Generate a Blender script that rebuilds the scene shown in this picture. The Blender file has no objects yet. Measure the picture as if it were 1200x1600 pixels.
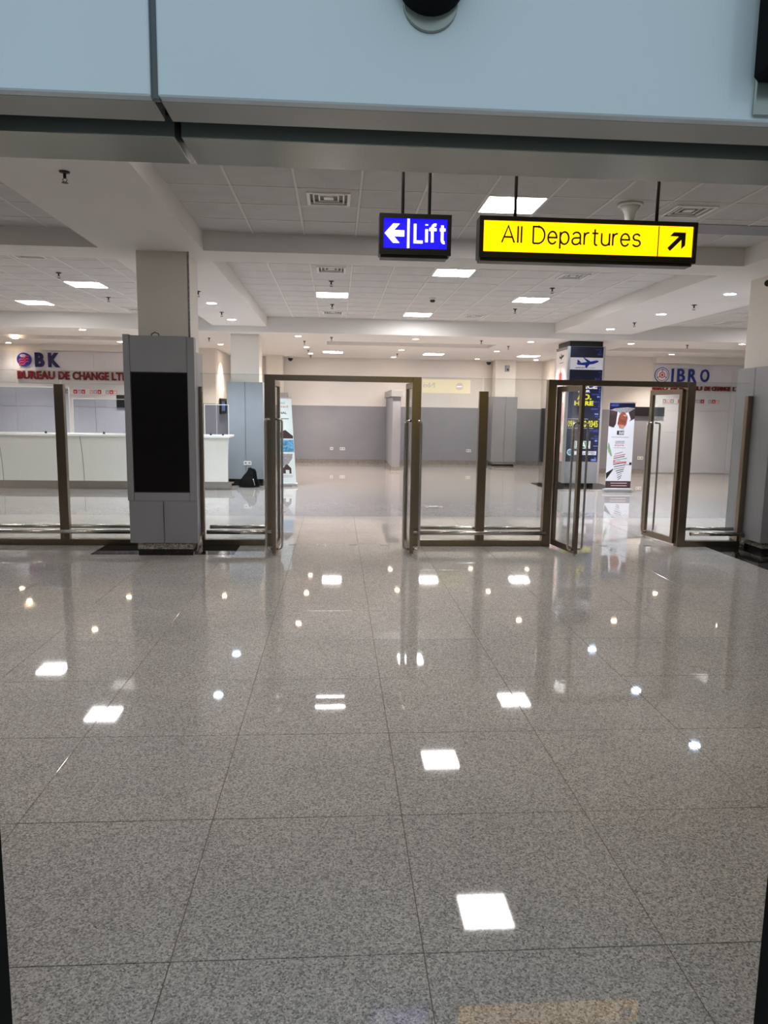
import bpy, bmesh, math, random
from mathutils import Matrix, Vector
random.seed(4)
S = bpy.context.scene
COL = S.collection

# ------------------------------------------------------------------ camera
pitch, yaw, roll, CH = 0.139804, 0.0670049, 0.0152227, 1.72173
cp, sp, cy_, sy_, cr, sr = math.cos(pitch), math.sin(pitch), math.cos(yaw), math.sin(yaw), math.cos(roll), math.sin(roll)
Fv = Vector((sy_*cp, cy_*cp, -sp)); R0 = Vector((cy_, -sy_, 0)); U0 = R0.cross(Fv)
Rv = R0*cr + U0*sr; Uv = -R0*sr + U0*cr
cd = bpy.data.cameras.new('camera'); cam = bpy.data.objects.new('camera', cd); COL.objects.link(cam)
cd.sensor_fit = 'HORIZONTAL'; cd.sensor_width = 36; cd.lens = 1132.97/1200*36; cd.clip_start = .02
cam.matrix_world = Matrix(((Rv.x, Uv.x, -Fv.x, 0), (Rv.y, Uv.y, -Fv.y, 0), (Rv.z, Uv.z, -Fv.z, CH), (0, 0, 0, 1)))
S.camera = cam
# ------------------------------------------------------------------ daylight outside the entrance, exposure
W = bpy.data.worlds.new('outside'); S.world = W; W.use_nodes = True
W.node_tree.nodes['Background'].inputs[0].default_value = (.54, .70, .80, 1)
W.node_tree.nodes['Background'].inputs[1].default_value = .88
PANEL, WARM, COOL, SPOT = 42.0, 60.0, 80.0, 310.0
S.view_settings.view_transform = 'Standard'; S.view_settings.look = 'None'
S.view_settings.gamma = 1; S.view_settings.use_curve_mapping = False
S.view_settings.exposure = 0.2

# ------------------------------------------------------------------ materials
def mat(name, col, rough=.5, metal=0, var=.06, scale=8, bump=0, bscale=80, spec=.5, emit=None, est=0, coat=0):
    m = bpy.data.materials.new(name); m.use_nodes = True; nt = m.node_tree; b = nt.nodes['Principled BSDF']
    b.inputs['Roughness'].default_value = rough; b.inputs['Metallic'].default_value = metal
    b.inputs['Specular IOR Level'].default_value = spec; b.inputs['Coat Weight'].default_value = coat
    b.inputs['Coat Roughness'].default_value = .04
    g = nt.nodes.new('ShaderNodeNewGeometry')
    n = nt.nodes.new('ShaderNodeTexNoise'); n.inputs['Scale'].default_value = scale; n.inputs['Detail'].default_value = 3
    nt.links.new(g.outputs['Position'], n.inputs['Vector'])
    r = nt.nodes.new('ShaderNodeValToRGB')
    r.color_ramp.elements[0].position = .3; r.color_ramp.elements[1].position = .7
    r.color_ramp.elements[0].color = tuple(c*(1-var) for c in col)+(1,); r.color_ramp.elements[1].color = tuple(min(1, c*(1+var)) for c in col)+(1,)
    nt.links.new(n.outputs['Fac'], r.inputs[0]); nt.links.new(r.outputs[0], b.inputs['Base Color'])
    if bump:
        n2 = nt.nodes.new('ShaderNodeTexNoise'); n2.inputs['Scale'].default_value = bscale
        nt.links.new(g.outputs['Position'], n2.inputs['Vector'])
        bp = nt.nodes.new('ShaderNodeBump'); bp.inputs['Strength'].default_value = bump; bp.inputs['Distance'].default_value = .002
        nt.links.new(n2.outputs['Fac'], bp.inputs['Height']); nt.links.new(bp.outputs[0], b.inputs['Normal'])
    if emit:
        b.inputs['Emission Color'].default_value = tuple(emit)+(1,); b.inputs['Emission Strength'].default_value = est
    return m

def granite(name, stops, rough=.04, scale=110, tint=None, ior=1.5):
    m = bpy.data.materials.new(name); m.use_nodes = True; nt = m.node_tree; b = nt.nodes['Principled BSDF']
    b.inputs['Roughness'].default_value = rough; b.inputs['IOR'].default_value = ior
    g = nt.nodes.new('ShaderNodeNewGeometry')
    v = nt.nodes.new('ShaderNodeTexVoronoi'); v.inputs['Scale'].default_value = scale
    n = nt.nodes.new('ShaderNodeTexNoise'); n.inputs['Scale'].default_value = scale*1.1; n.inputs['Detail'].default_value = 4; n.inputs['Roughness'].default_value = .75
    w = nt.nodes.new('ShaderNodeTexNoise'); w.inputs['Scale'].default_value = 1.3; w.inputs['Detail'].default_value = 3
    for q in (v, n, w): nt.links.new(g.outputs['Position'], q.inputs['Vector'])
    sep = nt.nodes.new('ShaderNodeSeparateColor'); nt.links.new(v.outputs['Color'], sep.inputs[0])
    a = nt.nodes.new('ShaderNodeMath'); a.operation = 'MULTIPLY_ADD'; a.inputs[1].default_value = .45
    s2 = nt.nodes.new('ShaderNodeMath'); s2.operation = 'MULTIPLY_ADD'; s2.inputs[1].default_value = 1.5; s2.inputs[2].default_value = -.48
    nt.links.new(n.outputs['Fac'], s2.inputs[0])
    nt.links.new(sep.outputs[0], a.inputs[0]); nt.links.new(s2.outputs[0], a.inputs[2])
    r = nt.nodes.new('ShaderNodeValToRGB'); e = r.color_ramp.elements
    while len(e) < len(stops): e.new(.5)
    for i, (p, c) in enumerate(stops): e[i].position = p; e[i].color = c+(1,)
    nt.links.new(a.outputs[0], r.inputs[0])
    mx = nt.nodes.new('ShaderNodeMix'); mx.data_type = 'RGBA'; mx.blend_type = 'MULTIPLY'; mx.inputs[0].default_value = 1
    r2 = nt.nodes.new('ShaderNodeValToRGB'); r2.color_ramp.elements[0].color = (.9, .9, .9, 1); r2.color_ramp.elements[1].color = (1, .99, .97, 1)
    r2.color_ramp.elements[0].position = .35; r2.color_ramp.elements[1].position = .65
    nt.links.new(w.outputs['Fac'], r2.inputs[0]); nt.links.new(r.outputs[0], mx.inputs[6]); nt.links.new(r2.outputs[0], mx.inputs[7])
    nt.links.new(mx.outputs[2], b.inputs['Base Color'])
    return m

def glassmat(name, tint, rough=0.0, ior=1.5):
    m = bpy.data.materials.new(name); m.use_nodes = True; nt = m.node_tree; nt.nodes.clear()
    o = nt.nodes.new('ShaderNodeOutputMaterial'); mx = nt.nodes.new('ShaderNodeMixShader')
    t = nt.nodes.new('ShaderNodeBsdfTransparent'); t.inputs[0].default_value = tint+(1,)
    g = nt.nodes.new('ShaderNodeBsdfGlossy'); g.inputs['Roughness'].default_value = rough
    f = nt.nodes.new('ShaderNodeFresnel'); ge = nt.nodes.new('ShaderNodeNewGeometry'); mr = nt.nodes.new('ShaderNodeMapRange')
    mr.inputs['To Min'].default_value = ior; mr.inputs['To Max'].default_value = 1/ior
    nt.links.new(ge.outputs['Backfacing'], mr.inputs['Value']); nt.links.new(mr.outputs['Result'], f.inputs[0])
    nt.links.new(f.outputs[0], mx.inputs[0]); nt.links.new(t.outputs[0], mx.inputs[1]); nt.links.new(g.outputs[0], mx.inputs[2]); nt.links.new(mx.outputs[0], o.inputs[0])
    return m

def emis(name, col, s): return mat(name, tuple(min(1, c) for c in col), .4, emit=col, est=s, var=0)

M = dict(
    granite=granite('grey_granite', [(.10, (.11, .104, .10)), (.34, (.32, .303, .29)), (.55, (.49, .467, .447)), (.82, (.71, .68, .65))], rough=.035, scale=150, ior=1.42),
    beige=granite('beige_porcelain', [(.1, (.38, .345, .315)), (.5, (.47, .43, .40)), (.9, (.55, .51, .475))], rough=.03, scale=60),
    polish=granite('polished_porcelain', [(.1, (.30, .278, .27)), (.5, (.36, .335, .325)), (.9, (.42, .39, .38))], rough=.03, scale=40, ior=1.6),
    black_stone=granite('black_granite', [(.1, (.004, .004, .004)), (.6, (.012, .012, .012)), (.95, (.04, .04, .04))], rough=.05, scale=120),
    plinth=granite('plinth_granite', [(.12, (.05, .05, .05)), (.4, (.22, .2, .18)), (.8, (.5, .46, .42))], rough=.2, scale=70),
    skirt=granite('skirting_granite', [(.12, (.16, .14, .13)), (.45, (.30, .27, .255)), (.8, (.40, .37, .35))], rough=.15, scale=60),
    grout=mat('brown_grout', (.17, .13, .10), .9, var=.2, bump=.3),
    plaster=mat('white_plaster', (.80, .76, .73), .8, var=.02, scale=2, bump=.15, bscale=300),
    soffit=mat('white_soffit_paint', (.78, .76, .74), .85, var=.02, scale=1.5, bump=.15, bscale=200),
    tile=mat('ceiling_tile_grey_white', (.60, .59, .58), .9, var=.04, scale=5, bump=.4, bscale=400),
    grid=mat('ceiling_grid_white', (.74, .73, .71), .6, var=.02),
    wains=mat('grey_wainscot_paint', (.30, .30, .335), .6, var=.03, scale=3),
    clad=mat('grey_composite_cladding', (.30, .30, .315), .45, metal=.2, var=.04, scale=3),
    clad_blue=mat('light_grey_cladding', (.33, .36, .40), .42, metal=.2, var=.04, scale=3),
    colwhite=mat('cream_column_paint', (.74, .70, .64), .6, var=.03, scale=2, bump=.3, bscale=250),
    bronze=mat('bronze_brushed_steel', (.27, .215, .16), .30, metal=1, var=.06, scale=30),
    steel=mat('brushed_steel', (.60, .56, .52), .22, metal=1, var=.08, scale=40),
    dark=mat('black_plastic', (.012, .012, .013), .4, var=.1),
    matte=mat('matte_black', (.008, .008, .008), .9, var=.1, spec=.1),
    screen=mat('black_dead_screen', (.004, .003, .003), .3, var=.1, spec=.3),
    white=mat('white_plastic', (.82, .82, .80), .4, var=.02),
    desk=mat('white_counter_laminate', (.86, .87, .83), .3, var=.01, scale=2),
    wallglass=mat('white_backpainted_glass', (.72, .73, .80), .05, var=.02, scale=2, coat=.3),
    header=mat('grey_header_metal', (.31, .32, .285), .2, metal=.6, var=.04, scale=3),
    header_front=mat('grey_header_lip', (.36, .345, .31), .35, metal=.4, var=.04, scale=3),
    fascia=mat('pale_fascia_laminate', (.62, .66, .68), .22, var=.03, scale=2, coat=.3),
    wallfront=mat('dark_glazed_front', (.10, .105, .11), .2, var=.05),
    signbox=mat('black_sign_case', (.018, .016, .015), .35, var=.1),
    yellow=emis('yellow_lit_face', (1.0, .50, .0), 1.75), blue=emis('blue_lit_face', (.012, .006, .86), 1.0), white_lit=emis('white_lit_letter', (1, 1, 1), 1.1),
    yellow_bright=emis('yellow_lit_face_bright', (1.0, .80, .08), 3.2),
    white_bright=emis('white_lit_bar', (1, 1, 1), 5.0), red_lit=emis('red_lit_disc', (.45, .12, .12), .6),
    ink=mat('black_ink', (.012, .009, .006), .6, var=.05), panel=emis('led_panel_white', (1, .96, .95), PANEL),
    warm=emis('warm_lamp', (1, .76, .50), WARM), cool=emis('cool_lamp', (.60, .78, 1.0), COOL),
    red=mat('red_acrylic', (.19, .008, .012), .25, var=.1), navy=mat('navy_acrylic', (.012, .014, .09), .25, var=.1), blueac=mat('blue_acrylic', (.015, .03, .27), .25, var=.05),
    print_white=mat('white_print', (.80, .80, .85), .4, var=.01), print_navy=mat('navy_print', (.008, .010, .032), .3, var=.5, scale=3), print_blue=mat('blue_print', (.035, .05, .22), .3, var=.6, scale=14),
    print_pale=mat('pale_blue_print', (.16, .24, .55), .3, var=.5, scale=20), yel=mat('yellow_print', (.62, .58, .03), .4, var=.02), pink=mat('pink_print', (.72, .45, .48), .4, var=.15, scale=9),
    mauve=mat('mauve_print', (.50, .40, .58), .4, var=.15, scale=9), redp=mat('red_print', (.55, .04, .06), .4, var=.1), skin=mat('brown_skin_print', (.30, .07, .045), .5, var=.45, scale=30), skin2=mat('light_skin_print', (.62, .28, .20), .5, var=.2, scale=30),
    green=mat('green_print', (.05, .22, .12), .4, var=.1), leafg=mat('leaf_green_print', (.25, .42, .20), .4, var=.25, scale=40), teal=mat('pale_mint_print', (.66, .74, .72), .4, var=.02),
    sea=mat('sea_blue_print', (.10, .30, .48), .4, var=.6, scale=25), brownp=mat('brown_print', (.055, .03, .032), .4, var=.2), alu=mat('aluminium', (.62, .62, .62), .3, metal=.8, var=.04), greyp=mat('grey_print', (.30, .28, .30), .5, var=.4, scale=40),
    cloth=mat('black_nylon', (.003, .003, .0035), .85, spec=.15, var=.3, scale=30, bump=.5, bscale=120),
    glass=glassmat('clear_glass', (.955, .972, .965)), glass_blue=glassmat('bluish_counter_glass', (.83, .87, .95)), glass_edge=mat('green_glass_edge', (.30, .42, .38), .15, var=.05),
)

# ------------------------------------------------------------------ mesh helpers
class MB:
    def __init__(s): s.v = []; s.f = []; s.sm = False
    def box(s, x0, x1, y0, y1, z0, z1):
        b = len(s.v)
        s.v += [(x, y, z) for z in (z0, z1) for y in (y0, y1) for x in (x0, x1)]
        s.f += [tuple(b+i for i in q) for q in ((0, 2, 3, 1), (4, 5, 7, 6), (0, 1, 5, 4), (2, 6, 7, 3), (0, 4, 6, 2), (1, 3, 7, 5))]
        return s
    def tube(s, pts, r, n=10, cap=True):
        pts = [Vector(p) for p in pts]; b = len(s.v); prev = None
        for i, p in enumerate(pts):
            d = (pts[min(i+1, len(pts)-1)]-pts[max(i-1, 0)]).normalized()
            if prev is None: a = d.orthogonal().normalized()
            else: a = (prev-d*prev.dot(d)).normalized()
            prev = a; c = d.cross(a); rr = r[i] if isinstance(r, (list, tuple)) else r
            s.v += [tuple(p+(a*math.cos(t*2*math.pi/n)+c*math.sin(t*2*math.pi/n))*rr) for t in range(n)]
        for i in range(len(pts)-1):
            for t in range(n): s.f.append((b+i*n+t, b+i*n+(t+1) % n, b+(i+1)*n+(t+1) % n, b+(i+1)*n+t))
        if cap: s.f.append(tuple(b+t for t in reversed(range(n)))); s.f.append(tuple(b+(len(pts)-1)*n+t for t in range(n)))
        s.sm = True; return s
    def prism(s, poly, fn, d0, d1):
        # poly: list of (u,v); fn(u,v,d)->xyz ; extruded from d0 to d1
        n = len(poly); b = len(s.v)
        ar = sum(poly[i][0]*poly[(i+1) % n][1]-poly[(i+1) % n][0]*poly[i][1] for i in range(n))
        if ar < 0: poly = poly[::-1]
        s.v += [tuple(fn(u, v, d0)) for u, v in poly]+[tuple(fn(u, v, d1)) for u, v in poly]
        s.f.append(tuple(range(b, b+n))); s.f.append(tuple(reversed(range(b+n, b+2*n))))
        for i in range(n): j = (i+1) % n; s.f.append((b+i, b+n+i, b+n+j, b+j))
        return s
    def mesh(s, name, m, bev=0):
        me = bpy.data.meshes.new(name); me.from_pydata(s.v, [], s.f)
        bm = bmesh.new(); bm.from_mesh(me)
        bmesh.ops.recalc_face_normals(bm, faces=bm.faces)
        if bev: bmesh.ops.bevel(bm, geom=bm.edges[:], offset=bev, segments=1, affect='EDGES', profile=.5)
        bm.to_mesh(me); bm.free()
        me.materials.append(m)
        if s.sm:
            for p in me.polygons: p.use_smooth = len(p.vertices) == 4
        return me
    def obj(s, name, m, parent=None, bev=0):
        if isinstance(m, str): m = M[m]
        return link(name, s.mesh(name, m, bev), parent)
def link(name, me, parent=None):
    o = bpy.data.objects.new(name, me); COL.objects.link(o)
    if parent is not None:
        o.parent = parent
        o.matrix_parent_inverse = Matrix.Identity(4)
        if me is not None and not getattr(me, '_local', False):
            t = world(parent)
            o.location = -t
    return o
def world(o):
    t = Vector((0, 0, 0))
    while o is not None: t = t+o.location; o = o.parent
    return t
def B(*a): return MB().box(*a)
def box(name, m, p, x0, x1, y0, y1, z0, z1, bev=0): return B(x0, x1, y0, y1, z0, z1).obj(name, m, p, bev)
def thing(name, label, cat, loc=(0, 0, 0), group=None):
    o = bpy.data.objects.new(name, None); COL.objects.link(o); o.location = loc; o.empty_display_size = .1
    o['label'] = label; o['category'] = cat
    if group: o['group'] = group
    return o
def tag(o, label, cat, group=None):
    o['label'] = label; o['category'] = cat
    if group: o['group'] = group
    return o
def struct(o, label=None, cat='structure'):
    o['kind'] = 'structure'; o['category'] = cat
    if label: o['label'] = label
    return o
def sth(name, label, cat): 
    o = thing(name, label, cat); o['kind'] = 'structure'; return o

def front(Y):  return lambda u, v, d: (u, Y-d, v)          # face looking towards -Y; d = distance proud
def back(Y):   return lambda u, v, d: (-u, Y+d, v)         # face looking towards +Y; u runs to the right for its reader
def left(X):   return lambda u, v, d: (X-d, -u, v)         # face looking towards -X; reader's right is -Y
def textmesh(body, thick=0):
    c = bpy.data.curves.new('t', 'FONT'); c.body = body; c.size = 1; c.offset = thick; c.resolution_u = 3; c.fill_mode = 'FRONT'
    o = bpy.data.objects.new('t', c); COL.objects.link(o)
    me = bpy.data.meshes.new_from_object(o.evaluated_get(bpy.context.evaluated_depsgraph_get()))
    bpy.data.objects.remove(o); bpy.data.curves.remove(c)
    return me
def text(name, body, fn, u0, u1, v0, v1, d0, d1, m, parent, thick=0, shear=0, vref=None):
    """lettering filling the box u0..u1, v0..v1 on the face fn; vref: string whose height fills v0..v1"""
    me = textmesh(body, thick); vs = [v.co.copy() for v in me.vertices]
    fa = [tuple(p.vertices) for p in me.polygons]
    ax, bx = min(v.x for v in vs), max(v.x for v in vs); ay, by = min(v.y for v in vs), max(v.y for v in vs)
    if vref:
        r = textmesh(vref, thick); ay, by = min(v.co.y for v in r.vertices), max(v.co.y for v in r.vertices); bpy.data.meshes.remove(r)
    P = [(u0+(v.x-ax)/(bx-ax)*(u1-u0)+shear*(v.y-ay), v0+(v.y-ay)/(by-ay)*(v1-v0)) for v in vs]
    mb = MB(); n = len(P)
    # boundary edges for the sides
    cnt = {}
    for f in fa:
        for i in range(len(f)):
            e = (f[i], f[(i+1) % len(f)]); cnt[frozenset(e)] = cnt.get(frozenset(e), [])+[e]
    mb.v = [tuple(fn(u, v, d1)) for u, v in P]+[tuple(fn(u, v, d0)) for u, v in P]
    mb.f = list(fa)
    for k, e in cnt.items():
        if len(e) == 1: a, b = e[0]; mb.f.append((b, a, a+n, b+n))
    bpy.data.meshes.remove(me)
    me2 = bpy.data.meshes.new(name); me2.from_pydata(mb.v, [], mb.f); me2.materials.append(M[m] if isinstance(m, str) else m)
    return link(name, me2, parent)
def poly(name, pts, fn, d0, d1, m, parent): return MB().prism(pts, fn, d0, d1).obj(name, m, parent)
def rect(u0, u1, v0, v1): return [(u0, v0), (u1, v0), (u1, v1), (u0, v1)]
def ell(cx, cy, rx, ry, n=24, a0=0): return [(cx+rx*math.cos(a0+i*2*math.pi/n), cy+ry*math.sin(a0+i*2*math.pi/n)) for i in range(n)]

# ------------------------------------------------------------------ floor
TX, TY, T = -.51, 2.09, .8
XL, XR, YF, YB = -10.0, 14.0, 1.2, 23.6
floor = struct(box('floor', 'grout', None, XL, XR, -5.9, YB, -.12, -.0025), 'polished terminal floor of grey speckled granite tiles with thin brown joints', 'floor')
def tilemesh(name, m, w, d, h, bev):
    return B(0, w, 0, d, -h, 0).mesh(name, M[m], bev)
g = .0016
gt = tilemesh('floor_tile', 'granite', T-2*g, T-2*g, .012, .0012); bt = tilemesh('floor_tile', 'beige', T-2*g, T-2*g, .012, .0012)
rest = MB(); restb = MB()
for j in range(-9, 12):
    y = TY+j*T
    for i in range(-11, 18):
        x = TX+i*T
        bei = j >= 9
        if -6 <= i < 8 and j >= -3:
            o = bpy.data.objects.new('floor_tile', bt if bei else gt); COL.objects.link(o); o.parent = floor
            o.location = (x+g, y+g, random.uniform(-.0003, .0001))
        elif x > XL-.01 and x+T < XR+.01:
            (restb if bei else rest).box(x+g, x+T-g, y+g, y+T-g, -.012, 0)
for mb, mm in ((rest, 'granite'), (restb, 'beige')):
    o = mb.obj('outer_tiles', mm, floor); o['kind'] = 'stuff'
box('polished_slab', 'polish', floor, XL, XR, TY+12*T+g, YB, -.012, 0)
# joints of the far polished area stay real, thin recessed strips are too fine to see; black stone inlays round the columns
for x0, x1, y0, y1 in ((-2.86, -1.2, 8.52, 9.10), (4.86, 6.6, 7.3, 9.10), (4.75, 6.5, 16.1, 17.5), (-2.85, -1.3, 16.3, 17.5)):
    box('black_inlay', 'black_stone', floor, x0, x1, y0, y1, -.01, .0015)
for i, (x, y, a, b) in enumerate([(1.77, 12.9, .16, .13), (2.45, 23.0, .3, .08)]):
    pl = box('floor_socket_cover', 'steel', floor, x-a, x+a, y-b, y+b, -.004, .004)
    box('cover_lid', 'alu', pl, x-a*.55, x+a*.55, y-b*.55, y+b*.55, .003, .009)
for x in (-.55, -.18, .22, .62, 2.95, 3.5, 4.1):
    box('floor_bolt', 'steel', floor, x-.05, x+.05, 9.13, 9.17, -.004, .003)

# ------------------------------------------------------------------ ceiling
ZS, ZC, ZF = 3.46, 3.66, 3.34
c = MB()
c.box(-2.65, -1.5, 1.2, 8.57, ZS, 3.9).box(-2.65, -1.5, 9.17, 16.1, ZS, 3.9).box(4.78, 6.52, 1.2, 8.57, ZS, 3.9).box(4.78, 6.52, 9.17, 16.1, ZS, 3.9)
c.box(XL, XR, 8.57, 9.17, ZS, 3.9)
rec = [(-8.0, -4.6), (-.25, 3.9), (7.0, 11.2)]
c.box(XL, XR, 16.1, 17.9, ZF, 3.9).box(XL, XR, 18.9, YB, ZF, 3.9)
xs = [XL]+[q for r in rec for q in r]+[XR]
for i in range(0, len(xs), 2): c.box(xs[i], xs[i+1], 17.9, 18.9, ZF, 3.9)
for a, b in rec: c.box(a, b, 17.9, 18.9, ZF+.11, 3.9)
ceiling = struct(c.obj('ceiling', 'soffit'), 'white dropped soffits and beams around the recessed tiled ceiling bays', 'ceiling')
P = .575; GX, GY = .205, 6.82
tm = B(.012, P-.012, .012, P-.012, 0, .012).mesh('ceiling_tile', M['tile'], .003)
def bay(x0, x1, y0, y1, gx, gy, skip, label):
    b = struct(box('ceiling', 'soffit', None, x0, x1, y0, y1, ZC+.06, ZC+.2), label, 'ceiling')
    gb = MB(); n = 0; edge = MB()
    i0, i1 = math.ceil((x0-gx)/P-1e-3), math.floor((x1-gx)/P+1e-3); j0, j1 = math.ceil((y0-gy)/P-1e-3), math.floor((y1-gy)/P+1e-3)
    for i in range(i0, i1+1): X = gx+i*P; gb.box(X-.011, X+.011, y0, y1, ZC, ZC+.02)
    for j in range(j0, j1+1): Y = gy+j*P; gb.box(x0, x1, Y-.009, Y+.009, ZC+.0006, ZC+.02)
    for i in range(i0-1, i1+1):
        for j in range(j0-1, j1+1):
            X, Y = gx+i*P, gy+j*P
            if (i, j) in skip: continue
            full = i0 <= i < i1 and j0 <= j < j1
            if full:
                o = bpy.data.objects.new('ceiling_tile', tm); COL.objects.link(o); o.parent = b; o.location = (X, Y, ZC+.004)
            else:
                ax, bx_, ay, by_ = max(X+.011, x0), min(X+P-.011, x1), max(Y+.011, y0), min(Y+P-.011, y1)
                if bx_-ax > .02 and by_-ay > .02:
                    box('ceiling_tile', 'tile', b, ax, bx_, ay, by_, ZC+.004, ZC+.016)
    gb.obj('ceiling_grid', 'grid', b)
    return b
def cell(x, y, gx, gy): return (math.floor((x-gx)/P), math.floor((y-gy)/P))
L2 = (GX-4.34-.205+.0, 12.15)
panels_c = {'c1': [(1.61, 7.1), (-.09, 4.8)], 'l1': [(-4.1, 4.6)], 'r1': [(8.0, 4.6)], 'c2': [(1.61, 10.5), (-.09, 12.8), (3.36, 12.8), (1.61, 15.1)], 'l2': [(-4.06, 12.4), (-5.78, 14.7), (-7.5, 12.4), (-5.78, 10.2)], 'r2': [(9.3, 14.7), (9.3, 12.4)]}
LX = -4.34
vents = [(-.08, 7.15, 'c1', 'square slatted air vent in front ceiling bay, left of the blue sign'), (3.36, 7.15, 'c1', 'square air vent above the right end of the yellow sign'),
         (-.08, 10.4, 'c2', 'air vent at the near edge of the middle bay, above the first doorway'), (-.08, 15.3, 'c2', 'air vent at the far edge of the middle ceiling bay'),
         (3.36, 10.6, 'c2', 'air vent just below the yellow sign in the middle bay'), (3.0, 15.2, 'c2', 'small far air vent right of the farthest middle-bay light panel'),
         (-4.06, 10.2, 'l2', 'air vent in the left ceiling bay near the picture edge'), (-4.06, 15.3, 'l2', 'far air vent in left ceiling bay, left of the cream column'), (8.2, 15.3, 'r2', 'air vent in the right ceiling bay beside the right column')]
off = {'l1': (LX, 6.45), 'r1': (6.86, 6.45), 'c1': (GX, GY), 'c2': (GX, GY), 'l2': (LX, 12.15), 'r2': (6.86, 12.15)}
def skips(k): 
    gx, gy = off[k]
    return {cell(x, y, gx, gy) for x, y in panels_c[k]} | {cell(v[0], v[1], gx, gy) for v in vents if v[2] == k}
bf = bay(-1.5, 4.78, 1.2, 8.57, GX, GY, skips('c1'), 'front central recessed ceiling bay of square grey tiles, over the signs')
box('access_panel', 'wains', bf, 3.67, 4.76, 7.56, 7.94, ZC-.003, ZC+.004)
bay(-1.5, 4.78, 9.17, 16.1, GX, GY, skips('c2'), 'middle recessed ceiling bay of square tiles beyond the glass partition')
bay(XL, -2.65, 9.17, 16.1, LX, 12.15, skips('l2'), 'left recessed ceiling bay with two bright light panels')
bay(XL, -2.65, 1.2, 8.57, LX, 6.45, skips('l1'), 'front left recessed ceiling bay in shade')
bay(6.52, XR, 9.17, 16.1, 6.86, 12.15, skips('r2'), 'right recessed ceiling bay seen beside the right column')
bay(6.52, XR, 1.2, 8.57, 6.86, 6.45, skips('r1'), 'front right recessed ceiling bay')

def ceil_light(cx, cy, z, s, label, group=None):
    t = thing('ceiling_light', label, 'light', (cx, cy, z), group)
    h = s/2; f = MB(); w = .014
    f.box(cx-h, cx+h, cy-h, cy-h+w, z-.006, z+.03).box(cx-h, cx+h, cy+h-w, cy+h, z-.006, z+.03).box(cx-h, cx-h+w, cy-h+w, cy+h-w, z-.006, z+.03).box(cx+h-w, cx+h, cy-h+w, cy+h-w, z-.006, z+.03)
    f.obj('frame', 'white', t)
    box('diffuser', 'panel', t, cx-h+w, cx+h-w, cy-h+w, cy+h-w, z-.003, z+.02)
lab = {'c1': ['bright square light panel above the yellow sign, nearest of the ceiling panels', 'light panel of the front central bay, hidden above the entrance header'], 'l1': ['light panel of the front left bay, outside the picture'], 'r1': ['light panel of the front right bay, outside the picture'],
       'c2': ['light panel in the middle bay between and below the two signs', 'light panel in middle bay left of the blue sign, above the first doorway', 'light panel in middle bay below the yellow sign', 'farthest light panel of the middle bay, near its far edge'],
       'l2': ['slanting light panel in left bay, next to the cream column', 'leftmost light panel, lower one in the left ceiling bay', 'left bay light panel level with the slanting one, outside the picture', 'nearest light panel of the left bay, outside the picture'], 'r2': ['far light panel of the right bay behind the right column', 'near light panel of the right bay behind the right column']}
for k, L in panels_c.items():
    gx, gy = off[k]
    for n, (x, y) in enumerate(L):
        i, j = cell(x, y, gx, gy)
        ceil_light(gx+(i+.5)*P, gy+(j+.5)*P, ZC, P-.02, lab[k][n] or 'square white light panel of the %s, outside the picture' % {'c1': 'front central bay', 'l1': 'front left bay', 'r1': 'front right bay', 'l2': 'left bay', 'r2': 'right bay'}[k], None if lab[k][n] else 'light panels outside the picture, '+k.replace('c1', 'front central bay').replace('l1', 'front left bay').replace('r1', 'front right bay').replace('l2', 'left bay').replace('r2', 'right bay'))
for x, l in ((-.11, 'leftmost of three small light panels in the low far ceiling'), (2.79, 'middle of three small light panels in the low far ceiling'), (5.58, 'rightmost of three small light panels in the far ceiling, before the advert pillar'), (-6.6, 'small light panel over the left booth wall'), (9.9, 'small light panel over the right booth wall')):
    ceil_light(x, 21.25, ZF-.001, .58, l or 'small light panel over a booth wall hidden by the soffit', None if l else 'light panels over the booths')

def vent(cx, cy, z, label, s=.4):
    t = thing('ceiling_vent', label, 'vent', (cx, cy, z)); h = s/2
    f = MB(); w = .035; p = P/2-.013
    f.box(cx-p, cx+p, cy-p, cy-h, z, z+.02).box(cx-p, cx+p, cy+h, cy+p, z, z+.02).box(cx-p, cx-h, cy-h, cy+h, z, z+.02).box(cx+h, cx+p, cy-h, cy+h, z, z+.02)
    f.obj('surround_plate', 'tile', t)
    r = MB()
    for k, q in enumerate((h, h-.055, h-.105)):
        w = .028 if k == 0 else .014; zz = z-.012+.006*k
        r.box(cx-q, cx+q, cy-q, cy-q+w, zz, z+.012).box(cx-q, cx+q, cy+q-w, cy+q, zz, z+.012).box(cx-q, cx-q+w, cy-q+w, cy+q-w, zz, z+.012).box(cx+q-w, cx+q, cy-q+w, cy+q-w, zz, z+.012)
    r.obj('louvre', 'white', t)
    box('centre_plate', 'white', t, cx-.045, cx+.045, cy-.045, cy+.045, z-.002, z+.012)
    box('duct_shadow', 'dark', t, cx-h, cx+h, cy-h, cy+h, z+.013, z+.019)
for x, y, k, l in vents:
    gx, gy = off[k]; i, j = cell(x, y, gx, gy)
    vent(gx+(i+.5)*P, gy+(j+.5)*P, ZC, l)

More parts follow.
